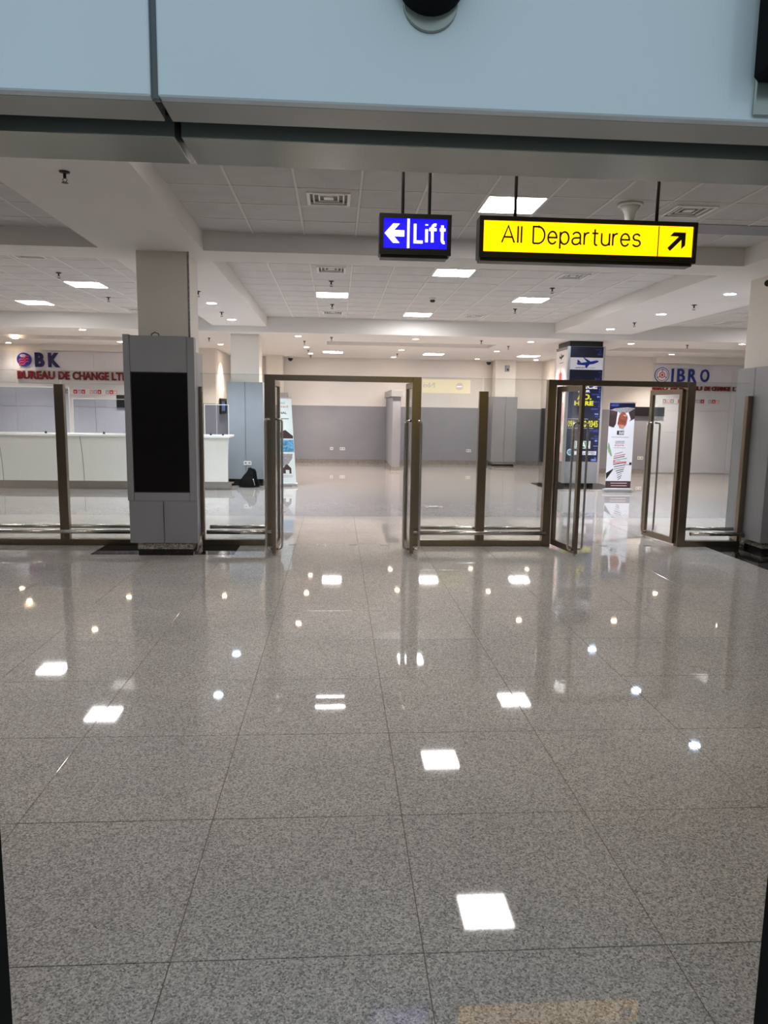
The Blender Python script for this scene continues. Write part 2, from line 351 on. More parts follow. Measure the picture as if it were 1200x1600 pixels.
def spot(x, y, z, kind, label, r=.075, group=None, power=1):
    t = thing('downlight', label, 'light', (x, y, z), group)
    rg = MB(); n = 20
    for k in range(n):
        a, b = 2*math.pi*k/n, 2*math.pi*(k+1)/n
        i = len(rg.v)
        rg.v += [(x+q*math.cos(t_), y+q*math.sin(t_), zz) for t_ in (a, b) for q, zz in ((r*1.22, z), (r*1.2, z-.006), (r*.98, z-.006), (r*.94, z-.0005))]
        for e in range(3): rg.f.append((i+e, i+4+e, i+5+e, i+1+e))
    rg.obj('trim_ring', 'white', t)
    MB().tube([(x, y, z-.001), (x, y, z-.005)], r*.93, 20).obj('lens', kind, t)
    ld = bpy.data.lights.new('lamp', 'SPOT'); ld.energy = SPOT*power*(1.5 if kind == 'cool' else 1); ld.spot_size = 2.0; ld.spot_blend = .8; ld.shadow_soft_size = r*.8
    ld.color = (.80, .89, 1) if kind == 'cool' else (1, .87, .74)
    lo = bpy.data.objects.new('lamp', ld); COL.objects.link(lo); lo.parent = t; lo.location = (0, 0, -.02)
for x, y, z, l in ((-2.11, 12.75, ZS, 'nearer cool white downlight in the beam right of the cream column'), (-2.09, 15.0, ZS, 'farther cool white downlight in the beam right of the cream column'),
                   (5.68, 10.49, ZS, 'nearest cool white downlight of the right beam, by the right column'), (5.68, 12.75, ZS, 'middle cool white downlight of the right beam'), (5.68, 15.14, ZS, 'farthest cool white downlight of the right beam, above the advert pillar')):
    spot(x, y, z, 'cool', l, .085)
for x, y, l in ((-.87, 16.8, 'warm downlight just beyond the middle bay, on its left'), (-.8, 19.7, 'warm downlight, second in the far left line'), (-.77, 21.9, 'warm downlight, last in the far left line near the back wall'),
                (1.8, 16.9, 'warm downlight just beyond the middle bay at its centre'), (1.75, 20.0, 'warm downlight, second in the far centre line'), (1.75, 22.7, 'warm downlight, last in the far centre line'),
                (4.5, 17.0, 'warm downlight beyond the middle bay at its right corner'), (4.32, 19.8, 'warm downlight, second in the far right line'), (4.37, 22.8, 'warm downlight, last in the far right line'),
                (6.2, 22.7, 'warm downlight in the corner left of the advert pillar'), (-5.47, 16.4, 'warm downlight below the left bay, nearest to the booth'), (-7.93, 18.9, 'leftmost warm downlight above the blue round logo'), (-8.7, 20.3, 'warm downlight close to the left booth wall at the picture edge'),
                (-5.51, 19.3, 'warm downlight just left of the screen kiosk top'), (-3.0, 19.4, 'warm downlight over the left booth corner'), (6.85, 16.9, 'warm downlight right of the advert pillar top'),
                (9.1, 19.6, 'warm downlight above the blue letters of the right booth'), (9.25, 16.4, 'warm downlight beside the right column'), (-2.9, 21.6, 'warm downlight behind the second left pillar')):
    spot(x, y, ZF, 'warm', l, .07, power=.10 if y > 22.3 or 'close to' in l else .7 if y > 21 else 1)

def sprinkler(x, y, z, label, s=1.0):
    t = thing('sprinkler', label, 'sprinkler', (x, y, z))
    MB().tube([(x, y, z), (x, y, z-.008*s), (x, y, z-.012*s)], [.04*s, .038*s, .016*s], 14).obj('escutcheon', 'dark', t)
    MB().tube([(x, y, z-.012*s), (x, y, z-.045*s), (x, y, z-.05*s)], [.012*s, .012*s, .006*s], 8).obj('body', 'dark', t)
    a = MB(); a.tube([(x-.004, y, z-.045*s), (x-.018*s, y, z-.06*s), (x, y, z-.08*s)], .003*s, 6).tube([(x+.004, y, z-.045*s), (x+.018*s, y, z-.06*s), (x, y, z-.08*s)], .003*s, 6)
    a.obj('frame_arms', 'dark', t)
    MB().tube([(x, y, z-.078*s), (x, y, z-.082*s)], .024*s, 12).obj('deflector', 'dark', t)
for x, y, z, l in ((-2.05, 5.9, ZS, 'large near sprinkler on the front left soffit'), (-2.1, 11.5, ZS, 'sprinkler on the left beam beside the cream column'), (-2.12, 13.9, ZS, 'sprinkler between the two cool downlights of left beam'),
                   (5.7, 11.6, ZS, 'sprinkler between near and middle downlights of the right beam'), (5.72, 14.0, ZS, 'sprinkler between middle and far downlights of the right beam'), (6.0, 10.4, ZS, 'sprinkler at the edge of the right column top'),
                   (-4.11, 11.4, ZC, 'sprinkler in the left bay before its first light panel'), (-4.12, 13.8, ZC, 'sprinkler in the left bay behind its first light panel'), (-.09, 11.5, ZC, 'sprinkler before the light panel over the first doorway'),
                   (-.09, 14.0, ZC, 'sprinkler behind the light panel over the first doorway'), (3.38, 11.6, ZC, 'sprinkler before the light panel under the yellow sign'), (3.38, 14.0, ZC, 'sprinkler behind the light panel under the yellow sign'),
                   (8.04, 14.0, ZC, 'sprinkler in the right bay beside the right column'), (-3.0, 17.7, ZF, 'sprinkler on the far soffit left of the second pillar'), (-.12, 16.9, ZF, 'sprinkler just beyond middle bay, left of centre'),
                   (-.78, 18.0, ZF, 'sprinkler between first two warm lamps of far left line'), (-.79, 20.7, ZF, 'sprinkler between last two warm lamps of far left line'), (-.8, 22.8, ZF, 'sprinkler nearest the back wall, left line'),
                   (3.32, 16.9, ZF, 'sprinkler just beyond middle bay, right of centre'), (4.26, 18.2, ZF, 'sprinkler in the far right line of lamps'), (1.75, 21.4, ZF, 'sprinkler between last two warm lamps of centre line'), (8.21, 16.9, ZF, 'sprinkler on the far soffit above the right booth')):
    sprinkler(x, y, z, l, 1.0)
# smoke detector and cone speaker
t = thing('smoke_detector', 'small white smoke detector with dark base in the middle ceiling bay', 'detector', (1.66, 12.94, ZC))
MB().tube([(1.66, 12.94, ZC), (1.66, 12.94, ZC-.03)], .06, 16).obj('base', 'white', t)
MB().tube([(1.66, 12.94, ZC-.03), (1.66, 12.94, ZC-.05), (1.66, 12.94, ZC-.07)], [.045, .045, .03], 16).obj('sensor_head', 'dark', t)
t = thing('ceiling_speaker', 'white cone shaped ceiling speaker above the yellow sign', 'speaker', (2.73, 6.95, ZC))
x, y = 2.73, 6.95
MB().tube([(x, y, ZC), (x, y, ZC-.012), (x, y, ZC-.02)], [.115, .118, .10], 24).obj('flange', 'white', t)
MB().tube([(x, y, ZC-.02), (x, y, ZC-.05), (x, y, ZC-.09), (x, y, ZC-.15), (x, y, ZC-.19)], [.095, .07, .05, .042, .05], 24).obj('horn', 'white', t)
for x, l in ((-1.45, 'black dome camera at the back wall by the left pillar'), (4.85, 'black dome camera at the back wall by the right pillar')):
    t = thing('dome_camera', l, 'camera', (x, 23.35, ZF))
    MB().tube([(x, 23.35, ZF), (x, 23.35, ZF-.05)], .085, 16).obj('base', 'white', t)
    MB().tube([(x, 23.35, ZF-.05), (x, 23.35, ZF-.09), (x, 23.35, ZF-.13), (x, 23.35, ZF-.145)], [.08, .075, .045, .01], 16).obj('dome', 'dark', t)

# ------------------------------------------------------------------ walls
SW = 20.7
def wall(name, label, x0, x1, y0, y1, face):
    """white plaster wall with grey wainscot and granite skirting on the given face ('front','px','nx')"""
    o = struct(box(name, 'plaster', None, x0, x1, y0, y1, 0, ZF), label, 'wall')
    if face == 'front': a = (x0, x1, y0-.012, y0); b = (x0, x1, y0-.025, y0)
    elif face == 'px': a = (x1, x1+.012, y0, y1); b = (x1, x1+.025, y0, y1)
    else: a = (x0-.012, x0, y0, y1); b = (x0-.025, x0, y0, y1)
    box('wainscot', 'wains', o, *a, .12, 1.83); box('skirting', 'skirt', o, *b, 0, .12)
    return o
wb = wall('wall_back', 'white back wall with grey wainscot and granite skirting', -3.35, 6.67, YB, YB+.15, 'front')
wall('wall_left', 'left booth end wall facing the hall, white above grey', -5.2, -3.35, SW, SW+.12, 'front')
wall('wall_left_return', 'short side wall receding behind the second left pillar', -3.50, -3.35, SW+.12, YB, 'px')
wall('wall_right', 'wall beside the advert pillar, white above grey wainscot', 6.67, 9.05, SW, SW+.12, 'front')
wall('wall_right_return', 'side wall receding to the back corner on the right', 6.67, 6.8, SW+.12, YB, 'nx')
struct(box('wall_far_left', 'plaster', None, XL-.15, XL, 1.2, YB, 0, 3.9), 'plain far left side wall of the hall', 'wall')
struct(box('wall_far_right', 'plaster', None, XR, XR+.15, 1.2, YB, 0, 3.9), 'plain far right side wall of the hall', 'wall')
struct(box('wall_booth_left', 'plaster', None, XL, -5.2, SW, SW+.12, 0, ZF), 'white wall behind the left exchange booth panels', 'wall')
struct(box('wall_booth_right', 'plaster', None, 9.05, XR, SW, SW+.12, 0, ZF), 'white wall behind the right exchange booth panels', 'wall')
wf = MB(); wf.box(XL, -.80, 1.3, 1.45, 0, 3.9).box(1.08, XR, 1.3, 1.45, 0, 3.9).box(-.80, 1.08, 1.3, 1.45, 2.3, 3.9)
struct(wf.obj('wall_front', 'wallfront'), 'dark glazed front wall around the entrance opening', 'wall')
box('door_frame', 'dark', struct(box('door_1', 'dark', None, 6.655, 6.665, 22.6, 23.45, 0, 1.85), 'black door edge in the right back corner', 'door'), 6.64, 6.66, 22.55, 22.6, 0, 1.9)
# partition wall with cap
pw = struct(box('wall_partition', 'wains', None, 1.6, 1.83, 20.8, YB-.01, .1, 2.1), 'grey low partition projecting from the back wall with a boxed cap', 'wall')
box('partition_cap', 'clad', pw, 1.55, 1.88, 20.72, YB-.01, 2.1, 2.29, .004); box('partition_skirting', 'skirt', pw, 1.58, 1.85, 20.78, YB-.01, 0, .1)
def outlet(x, y, z, w, label, sides=1):
    t = thing('wall_socket', label, 'socket', (x, y, z))
    box('cover_plate', 'white', t, x-w/2, x+w/2, y-.012, y, z-.045, z+.045, .003)
    for k in range(2 if w > .12 else 1):
        cx = x if w <= .12 else x+(k-.5)*w*.5
        box('socket_insert', 'greyp', t, cx-.022, cx+.022, y-.0135, y-.01, z-.014, z+.022)
outlet(-.15, YB-.012, .46, .1, 'single white wall socket low on the back wall'); outlet(.2, YB-.012, .455, .17, 'double white wall socket right of the single one on back wall')
outlet(4.33, YB-.012, .44, .16, 'white wall socket seen through glass, left of the thin post'); outlet(8.87, SW-.012, .44, .17, 'white wall socket right of the red and white banner')
# wall screens
t = thing('wall_screen', 'black wall box behind banner beside the right booth', 'screen', (9.03, SW, 1.79))
box('housing', 'dark', t, 8.55, 9.47, SW-.10, SW-.062, 1.66, 1.92, .004); box('wall_bracket', 'dark', t, 8.8, 9.0, SW-.062, SW-.012, 1.72, 1.84)
t = thing('wall_screen', 'small black screen on the left booth wall beside the kiosk', 'screen', (-5.75, SW, 1.85))
box('housing', 'dark', t, -6.04, -5.45, SW-.09, SW-.05, 1.68, 2.02, .004); box('wall_bracket', 'dark', t, -5.8, -5.65, SW-.05, SW-.015, 1.78, 1.9)
t = thing('service_hatch', 'framed hatch with pale pane on the left side wall', 'window', (-3.34, 21.7, 1.56))
f = MB(); f.box(-3.338, -3.28, 21.2, 22.25, 1.9, 1.98).box(-3.338, -3.28, 21.2, 22.25, 1.54, 1.62).box(-3.338, -3.28, 21.2, 21.3, 1.62, 1.9).box(-3.338, -3.28, 22.15, 22.25, 1.62, 1.9)
f.obj('frame', 'dark', t); box('pane', 'print_pale', t, -3.338, -3.31, 21.3, 22.15, 1.62, 1.9)

# ------------------------------------------------------------------ booth wall panels (back-painted glass), letters
def booth(x0, xs, zs, label):
    t = thing('booth_panelling', label, 'panelling', ((xs[0]+xs[-1])/2, SW, 0))
    for i in range(len(xs)-1):
        for j in range(len(zs)-1):
            box('wall_panel', 'wallglass', t, xs[i]+.006, xs[i+1]-.006, SW-.014, SW-.002, zs[j]+.005, zs[j+1]-.005, .002)
    return t
tb = booth(0, [-10.0, -8.75, -6.63, -5.22], [.02, .95, 1.68, 2.31, 3.17], 'white glossy glass panelling behind the left exchange booth')
tr = booth(0, [9.1, 11.45, 13.9], [.02, 1.2, 1.82, 2.34, 3.14], 'white glossy glass panelling of the right exchange booth')
F = front(SW-.014)
def letters(words, label, v0, v1, m, thick, depth=.05):
    """words: list of (word, left, right) on the booth wall, one mesh per letter"""
    t = thing('sign_letters', label, 'lettering', ((words[0][1]+words[-1][2])/2, SW-.02, v0))
    for word, u0, u1 in words:
        full = textmesh(word, thick); ax = min(v.co.x for v in full.vertices); bx_ = max(v.co.x for v in full.vertices); bpy.data.meshes.remove(full)
        k = (u1-u0)/(bx_-ax)
        for i, ch in enumerate(word):
            p = textmesh(word[:i+1], thick); e = max(v.co.x for v in p.vertices); bpy.data.meshes.remove(p)
            q = textmesh(ch, thick); w = max(v.co.x for v in q.vertices)-min(v.co.x for v in q.vertices); bpy.data.meshes.remove(q)
            text('letter', ch, F, u0+(e-w-ax)*k, u0+(e-ax)*k, v0, v1, .004, depth, m, t, thick)
    return t
letters([('B', -8.18, -7.93), ('K', -7.83, -7.52)], 'two big navy letters beside the round logo, left booth', 2.735, 3.125, 'navy', .05)
letters([('BUREAU', -8.66, -7.67), ('DE', -7.58, -7.28), ('CHANGE', -7.20, -6.23), ('LTD', -6.155, -5.68)], 'dark red lettering reading bureau de change on the left booth', 2.41, 2.63, 'red', .035)
letters([('I', 9.635, 9.69), ('B', 9.80, 10.03), ('R', 10.13, 10.37), ('O', 10.49, 10.75)], 'four large blue letters on the right booth', 2.655, 3.025, 'blueac', .015)
letters([('IBRO', 9.09, 9.55), ('BUREAU', 9.63, 10.57), ('DE', 10.64, 10.82), ('CHANGE', 10.86, 11.42), ('LTD', 11.49, 11.84)], 'small dark red lettering on the right booth under the blue letters', 2.41, 2.535, 'red', .04)
t = thing('round_logo', 'round blue logo with red waves left of the big navy letters', 'logo', (-8.46, SW, 2.72))
poly('disc', ell(-8.465, 2.93, .19, .185, 32), F, .002, .04, 'blueac', t)
for k, dv in enumerate((-.09, -.02, .05)):
    pts = [(-8.60+.26*a/8, 2.87+dv+.13*a/8+.02*math.sin(a*1.3)) for a in range(9)]; pts += [(u, v-.035) for u, v in reversed(pts)]
    poly('wave_stripe', pts, F, .04, .046, 'redp', t)
poly('red_patch', ell(-8.49, 3.03, .08, .045, 16), F, .04, .045, 'mauve', t)
t = thing('round_logo', 'round ringed emblem left of the blue letters on the right booth', 'logo', (9.35, SW, 2.62))
for r, m_, d in ((.215, 'blueac', .02), (.195, 'print_white', .023), (.165, 'blueac', .026), (.15, 'print_white', .029), (.085, 'redp', .032), (.06, 'print_white', .035), (.035, 'redp', .038)):
    poly('ring', ell(9.35, 2.84, r, r, 32), F, d-.006 if d > .02 else .002, d, m_, t)
for a in (90, 210, 330):
    ca, sa = math.cos(math.radians(a)), math.sin(math.radians(a))
    poly('spoke', [(9.35+.08*ca-.008*sa, 2.84+.08*sa+.008*ca), (9.35+.15*ca-.008*sa, 2.84+.15*sa+.008*ca), (9.35+.15*ca+.008*sa, 2.84+.15*sa-.008*ca), (9.35+.08*ca+.008*sa, 2.84+.08*sa-.008*ca)], F, .029, .036, 'blueac', t)
def rates(x0, x1, z0, z1, label):
    t = thing('logo_board', label, 'board', ((x0+x1)/2, SW, z0))
    box('board', 'print_white', t, x0, x1, SW-.03, SW-.015, z0, z1, .002)
    ms = ['greyp', 'pink', 'greyp', 'print_white', 'redp', 'mauve', 'redp', 'print_white', 'pink', 'mauve', 'redp', 'print_white', 'mauve', 'redp', 'pink']
    w = (x1-x0)/len(ms)
    for i, m_ in enumerate(ms):
        if m_ == 'print_white': continue
        u = x0+i*w; h = z1-z0
        box('colour_patch', m_, t, u+.006, u+w-.004, SW-.033, SW-.029, z0+.02, z1-.02)
        box('patch_mark', 'print_white', t, u+w*.35, u+w*.62, SW-.035, SW-.032, z0+h*.3, z0+h*.6)
rates(-7.64, -6.02, 2.02, 2.17, 'narrow white board with small red printed marks under left lettering')
rates(9.42, 11.12, 2.03, 2.18, 'narrow white board with small red printed marks under right lettering')
struct(box('trim_1', 'soffit', None, -7.93, -5.2, SW-.30, SW-.001, 3.19, ZF-.001), 'thin bulkhead above the left booth panelling', 'trim')
struct(box('trim_2', 'soffit', None, 9.05, 12.0, SW-.30, SW-.001, 3.16, ZF-.001), 'thin bulkhead above the right booth panelling', 'trim')

# ------------------------------------------------------------------ columns
def pillar(label, x0, x1, y0, y1, zt, ztop, joints, plinth_h=.13, inset=.08, m='clad', shaft=(.08, .08), both=False, pm='plinth'):
    t = thing('column', label, 'column', ((x0+x1)/2, (y0+y1)/2, 0))
    box('plinth', pm, t, x0+inset, x1-inset, y0+inset*.6, y1-inset*.6, .055, plinth_h)
    box('plinth_base', 'black_stone', t, x0+inset+.004, x1-inset-.004, y0+inset*.6+.004, y1-inset*.6-.004, 0, .055)
    box('shaft', 'colwhite', t, x0+shaft[0], x1-shaft[1], y0+.06, y1-.06, plinth_h, ztop)
    n = len(joints)+1; xs = [x0]+joints+[x1]; e = .004
    for i in range(n): box('cladding_panel', m, t, xs[i]+(e if i else 0), xs[i+1]-(e if i < n-1 else 0), y0, y0+.02, plinth_h, zt, .002)
    for i in range(n): box('cladding_panel', m, t, xs[i]+(e if i else 0), xs[i+1]-(e if i < n-1 else 0), y1-.02, y1, plinth_h, zt, .002)
    ym = (y0+y1)/2
    for X0, X1 in ((x0, x0+.02), (x1-.02, x1)):
        box('cladding_panel', m, t, X0, X1, y0+.022, ym-e, plinth_h, zt, .002); box('cladding_panel', m, t, X0, X1, ym+e, y1-.022, plinth_h, zt, .002)
    box('top_cap', m, t, x0+.02, x1-.02, y0+.02, y1-.02, zt-.03, zt-.01)
    return t
cl = pillar('cream column with grey cladding base carrying the dark screen kiosk', -2.305, -1.675, 8.60, 9.36, 2.37, ZS, [-1.985], shaft=(.04, .03), inset=.03)
MB().tube([(-1.69, 8.665, 2.4), (-1.69, 8.665, ZS)], .012, 8).obj('conduit', 'greyp', cl)
box('conduit_cover', 'white', cl, -1.705, -1.69, 8.70, 8.73, 2.4, ZS)
cr_ = pillar('right column partly out of frame with tall grey cladding', 5.33, 6.11, 8.66, 9.50, 2.33, ZS, [5.72], inset=.05, shaft=(.05, .05))
pillar('second left column with light grey cladding behind the backpack', -2.42, -1.64, 16.5, 17.3, 2.29, ZF, [-2.03], m='clad_blue', pm='black_stone', inset=.005)
pillar('column at the back wall on the right with grey cladding', 4.93, 5.72, 22.9, YB-.03, 2.19, ZF, [5.34], pm='skirt', inset=.04)
pillar('column at the back wall on the left behind the roll-up banner', -2.25, -1.52, 22.9, YB-.03, 2.2, ZF, [-1.9], pm='skirt', inset=.04, shaft=(.08, .14))
outlet(-1.99, 16.5, .49, .17, 'double white socket on the light grey column above the backpack')
t = thing('motion_sensor', 'small grey box high on the right back column', 'sensor', (5.35, 22.95, 3.0))
box('housing', 'greyp', t, 5.29, 5.42, 22.86, 22.96, 2.98, 3.17, .008); MB().tube([(5.355, 22.86, 3.03), (5.355, 22.84, 3.03)], .035, 12).obj('lens', 'dark', t)

# kiosk on the left column
t = thing('screen_kiosk', 'grey kiosk frame with tall dead black screen on the left column', 'screen', (-1.99, 8.45, .64))
k0, k1, ky = -2.385, -1.60, 8.44
box('side_strip', 'clad', t, k0, k0+.07, ky, 8.555, .645, 2.515, .003); box('side_strip', 'clad', t, k1-.08, k1, ky, 8.555, .645, 2.495, .003)
box('top_panel', 'clad', t, k0+.073, k1-.083, ky+.006, 8.555, 2.105, 2.505, .003); box('bottom_panel', 'clad', t, k0+.073, k1-.083, ky+.006, 8.555, .645, .74, .003)
sc = box('screen', 'screen', t, k0+.073, k1-.083, ky+.022, 8.555, .743, 2.102)
f = MB(); a, b = k0+.073, k1-.083
f.box(a, a+.008, ky+.010, ky+.022, .743, 2.102).box(b-.008, b, ky+.010, ky+.022, .743, 2.102).box(a+.008, b-.008, ky+.010, ky+.022, .743, .751).box(a+.008, b-.008, ky+.010, ky+.022, 2.094, 2.102)
f.obj('bezel', 'dark', sc)
box('rear_cover', 'clad', t, k0+.01, k1-.01, 8.556, 8.598, .66, 2.49)
box('base_box', 'clad', cl, -2.375, -1.99, ky+.012, 8.598, .15, .644, .002); box('base_box', 'clad', cl, -1.982, -1.602, ky+.012, 8.598, .15, .644, .002)
box('granite_plinth', 'plinth', cl, -2.295, -1.66, ky+.03, 8.61, .075, .15); box('plinth_base', 'black_stone', cl, -2.29, -1.665, ky+.035, 8.61, 0, .075)
MB().tube([(-2.09, 8.53, 2.49), (-2.085, 8.53, 2.53), (-2.05, 8.53, 2.55), (-2.01, 8.53, 2.535), (-1.995, 8.53, 2.49)], .006, 8).obj('cable_loop', 'dark', t)

# advert pillar
x0, x1, y0, y1 = 5.24, 6.11, 16.5, 17.45
t = thing('advert_pillar', 'pillar wrapped in a dark blue advert with yellow words', 'pillar', (5.67, 17, 0))
box('plinth', 'black_stone', t, x0+.1, x1-.1, y0+.08, y1-.08, 0, .1)
box('core', 'clad', t, x0+.02, x1-.02, y0+.02, y1-.02, .1, 3.22)
box('cap_recess', 'dark', t, x0+.05, x1-.05, y0+.05, y1-.05, 3.22, ZF)
for cx in ((x0, x0+.06), (x1-.05, x1)):
    box('corner_profile', 'alu', t, cx[0], cx[1], y0-.004, y0+.06, .1, 3.22, .004)
box('corner_profile', 'alu', t, x0, x0+.05, y1-.06, y1, .1, 3.22, .004)
box('lower_panel', 'clad', t, x0+.06, x1-.05, y0, y0+.02, .1, .60)
A = box('advert_print', 'print_navy', t, x0+.06, x1-.05, y0, y0+.02, .60, 3.21)
G = front(y0); p0, p1 = x0+.06, x1-.05
random.seed(11)
for k in range(46):
    v = .62+k*.056; w = random.uniform(.03, .13) if k % 3 else random.uniform(.08, .24)
    if 2.68 < v < 3.0: continue
    poly('skyline_block', rect(p1-w, p1-random.uniform(0, .05), v, v+random.uniform(.02, .05)), G, 0, .0015+.0001*(k % 4), random.choice(['print_blue', 'print_blue', 'print_blue', 'print_pale']), A)
poly('white_block', rect(p0, p1, 2.70, 2.97), G, .001, .004, 'print_white', A)
def plane(fn, cu, cv, s, m, parent, d=.004, flip=1):
    def T_(pts): return [(cu+flip*a*s, cv+b*s) for a, b in pts]
    poly('aeroplane_body', T_([(-1, .02), (-.86, -.12), (-.3, -.16), (.55, -.04), (.93, .12), (1, .18), (.95, .25), (.8, .28), (.4, .2), (-.5, .06)]), fn, d, d+.002, m, parent)
    poly('aeroplane_tail', T_([(-.92, .3), (-.8, .28), (-.55, .06), (-.9, .04)]), fn, d, d+.0022, m, parent)
    poly('aeroplane_wing', T_([(-.45, .55), (-.36, .52), (.3, .16), (-.02, .10)]), fn, d, d+.0024, m, parent)
    poly('aeroplane_wing', T_([(-.2, -.12), (.2, -.06), (-.05, -.4), (-.16, -.38)]), fn, d, d+.0024, m, parent)
plane(G, 5.70, 2.84, .26, 'blueac', A)
text('print_text', 'AIRPORT', G, 5.42, 5.66, 2.725, 2.755, .004, .006, 'ink', A, .02); text('print_text', 'ADVERT', G, 5.68, 5.90, 2.725, 2.755, .004, .006, 'greyp', A)
text('print_text', 'SPACE', G, 5.40, 5.96, 2.27, 2.37, .0025, .004, 'print_white', A, .05)
text('print_text', 'YOUR', G, 5.49, 5.80, 2.19, 2.245, .0025, .004, 'print_white', A, .05)
text('print_text', 'AD.', G, 5.50, 5.84, 2.02, 2.155, .0025, .004, 'yel', A, .05)
text('print_text', 'HERE', G, 5.44, 5.89, 1.89, 1.995, .0025, .004, 'yel', A, .05)
poly('black_band', rect(5.305, 6.03, 1.365, 1.59), G, .0025, .003, 'ink', A)
poly('print_line', rect(5.31, 5.78, 1.582, 1.588), G, .003, .004, 'print_white', A); poly('print_line', rect(5.31, 5.92, 1.37, 1.376), G, .003, .004, 'print_white', A)
text('print_text', '091', G, 5.31, 5.46, 1.40, 1.55, .003, .0045, 'yel', A, .03); text('print_text', '500', G, 5.56, 5.75, 1.40, 1.55, .003, .0045, 'yel', A, .03); text('print_text', '0345', G, 5.79, 6.02, 1.40, 1.55, .003, .0045, 'yel', A, .03)
poly('white_block', rect(5.5, 5.87, .905, 1.08), G, .0025, .003, 'print_white', A); poly('green_block', rect(5.51, 5.86, .915, 1.07), G, .003, .0035, 'green', A)
text('print_text', 'FAAN', G, 5.53, 5.85, .925, 1.06, .0035, .005, 'print_white', A, .02)
poly('white_block', rect(5.50, 6.02, .76, .845), G, .0025, .003, 'print_white', A); text('print_text', 'LIMITED', G, 5.71, 5.99, .775, .83, .003, .005, 'ink', A, .02)
poly('round_badge', ell(5.40, .82, .075, .075, 24), G, .0025, .004, 'print_white', A); poly('round_badge_centre', ell(5.40, .82, .055, .055, 24), G, .004, .005, 'sea', A)
Bp = box('side_print', 'print_white', t, x0, x0+.02, y0+.07, y1-.07, .60, 3.15)
Hs = left(x0)   # u = -Y
ym = -(y0+y1)/2
plane(Hs, ym+.02, 3.0, .17, 'ink', Bp, .002)
text('print_text', 'AIRPORT', Hs, ym-.12, ym+.18, 2.86, 2.88, .001, .003, 'ink', Bp)
poly('red_lamp_shape', [(ym-.12, 2.45), (ym+.1, 2.45), (ym+.1, 2.62), (ym+.02, 2.66), (ym-.01, 2.76), (ym-.04, 2.66), (ym-.12, 2.62)], Hs, .001, .003, 'redp', Bp)
poly('mauve_arch', [(ym-.33, 2.1), (ym-.22, 2.1), (ym-.22, 2.28), (ym+.1, 2.28), (ym+.1, 2.05), (ym+.2, 2.05), (ym+.2, 2.4), (ym-.33, 2.38)], Hs, .001, .003, 'mauve', Bp)
poly('red_flower', ell(ym+.28, 2.28, .06, .12, 14), Hs, .001, .003, 'redp', Bp)
poly('pink_figure', [(ym-.1, 1.35), (ym+.18, 1.30), (ym+.34, 1.62), (ym+.30, 1.95), (ym+.05, 2.0), (ym-.12, 1.7)], Hs, .001, .003, 'pink', Bp)
poly('white_gown', [(ym-.2, .95), (ym+.02, .85), (ym+.2, 1.35), (ym-.02, 1.5)], Hs, .003, .004, 'print_pale', Bp)
poly('brown_leg', [(ym-.02, .95), (ym+.1, .82), (ym+.26, 1.05), (ym+.24, 1.3), (ym+.1, 1.3)], Hs, .003, .005, 'skin2', Bp)
poly('sand_ground', rect(-(y1-.07), -(y0+.07), .61, .80), Hs, .001, .002, 'pink', Bp)

# ------------------------------------------------------------------ glass partition
PY = 9.15
GT = 2.13
def partition(label, xa, xb, posts, rails=(None, None), panes=None, postw=.055):
    t = thing('glass_partition', label, 'partition', ((xa+xb)/2, PY, 0))
    box('base_rail', 'bronze', t, xa, xb, PY-.05, PY+.05, 0, .075, .004)
    for x in posts: box('post', 'bronze', t, x-postw, x+postw, PY-.09, PY-.012, .0751, 1.97, .003)
    for a, b in panes:
        g_ = box('glass_pane', 'glass', t, a, b, PY-.006, PY+.006, .0755, GT)
        e = MB().box(a, b, PY-.006, PY+.006, GT, GT+.003).obj('pane_edge', 'glass_edge', g_)
    ra, rb = rails
    MB().tube([(ra, PY-.13, .185), (rb, PY-.13, .185)], .026, 14).obj('grab_rail', 'steel', t)
    MB().tube([(ra, PY+.12, .21), (rb, PY+.12, .21)], .026, 14).obj('grab_rail', 'steel', t)
    br = MB()
    for x in posts or [(ra+rb)/2]:
        br.tube([(x, PY-.13, .185), (x, PY-.13, .105), (x, PY-.05, .075)], .011, 8)
    br.obj('rail_bracket', 'bronze', t)
    return t
partition('glass partition left of the screen kiosk with one thick post', -5.6, -2.31, [-3.335], (-5.6, -2.32), [(-5.6, -3.345), (-3.325, -2.315)])
partition('narrow glass partition between the screen kiosk and first doorway', -1.67, -.895, [-1.652], (-1.60, -.80), [(-1.665, -.9)], .018)
partition('glass partition between the two doorways with one middle post', 1.065, 2.655, [1.84], (.98, 2.69), [(1.07, 1.83), (1.85, 2.65)])
partition('short glass partition between right doorway and right column', 4.58, 5.325, [5.285], (4.6, 5.31), [(4.585, 5.32)], .032)

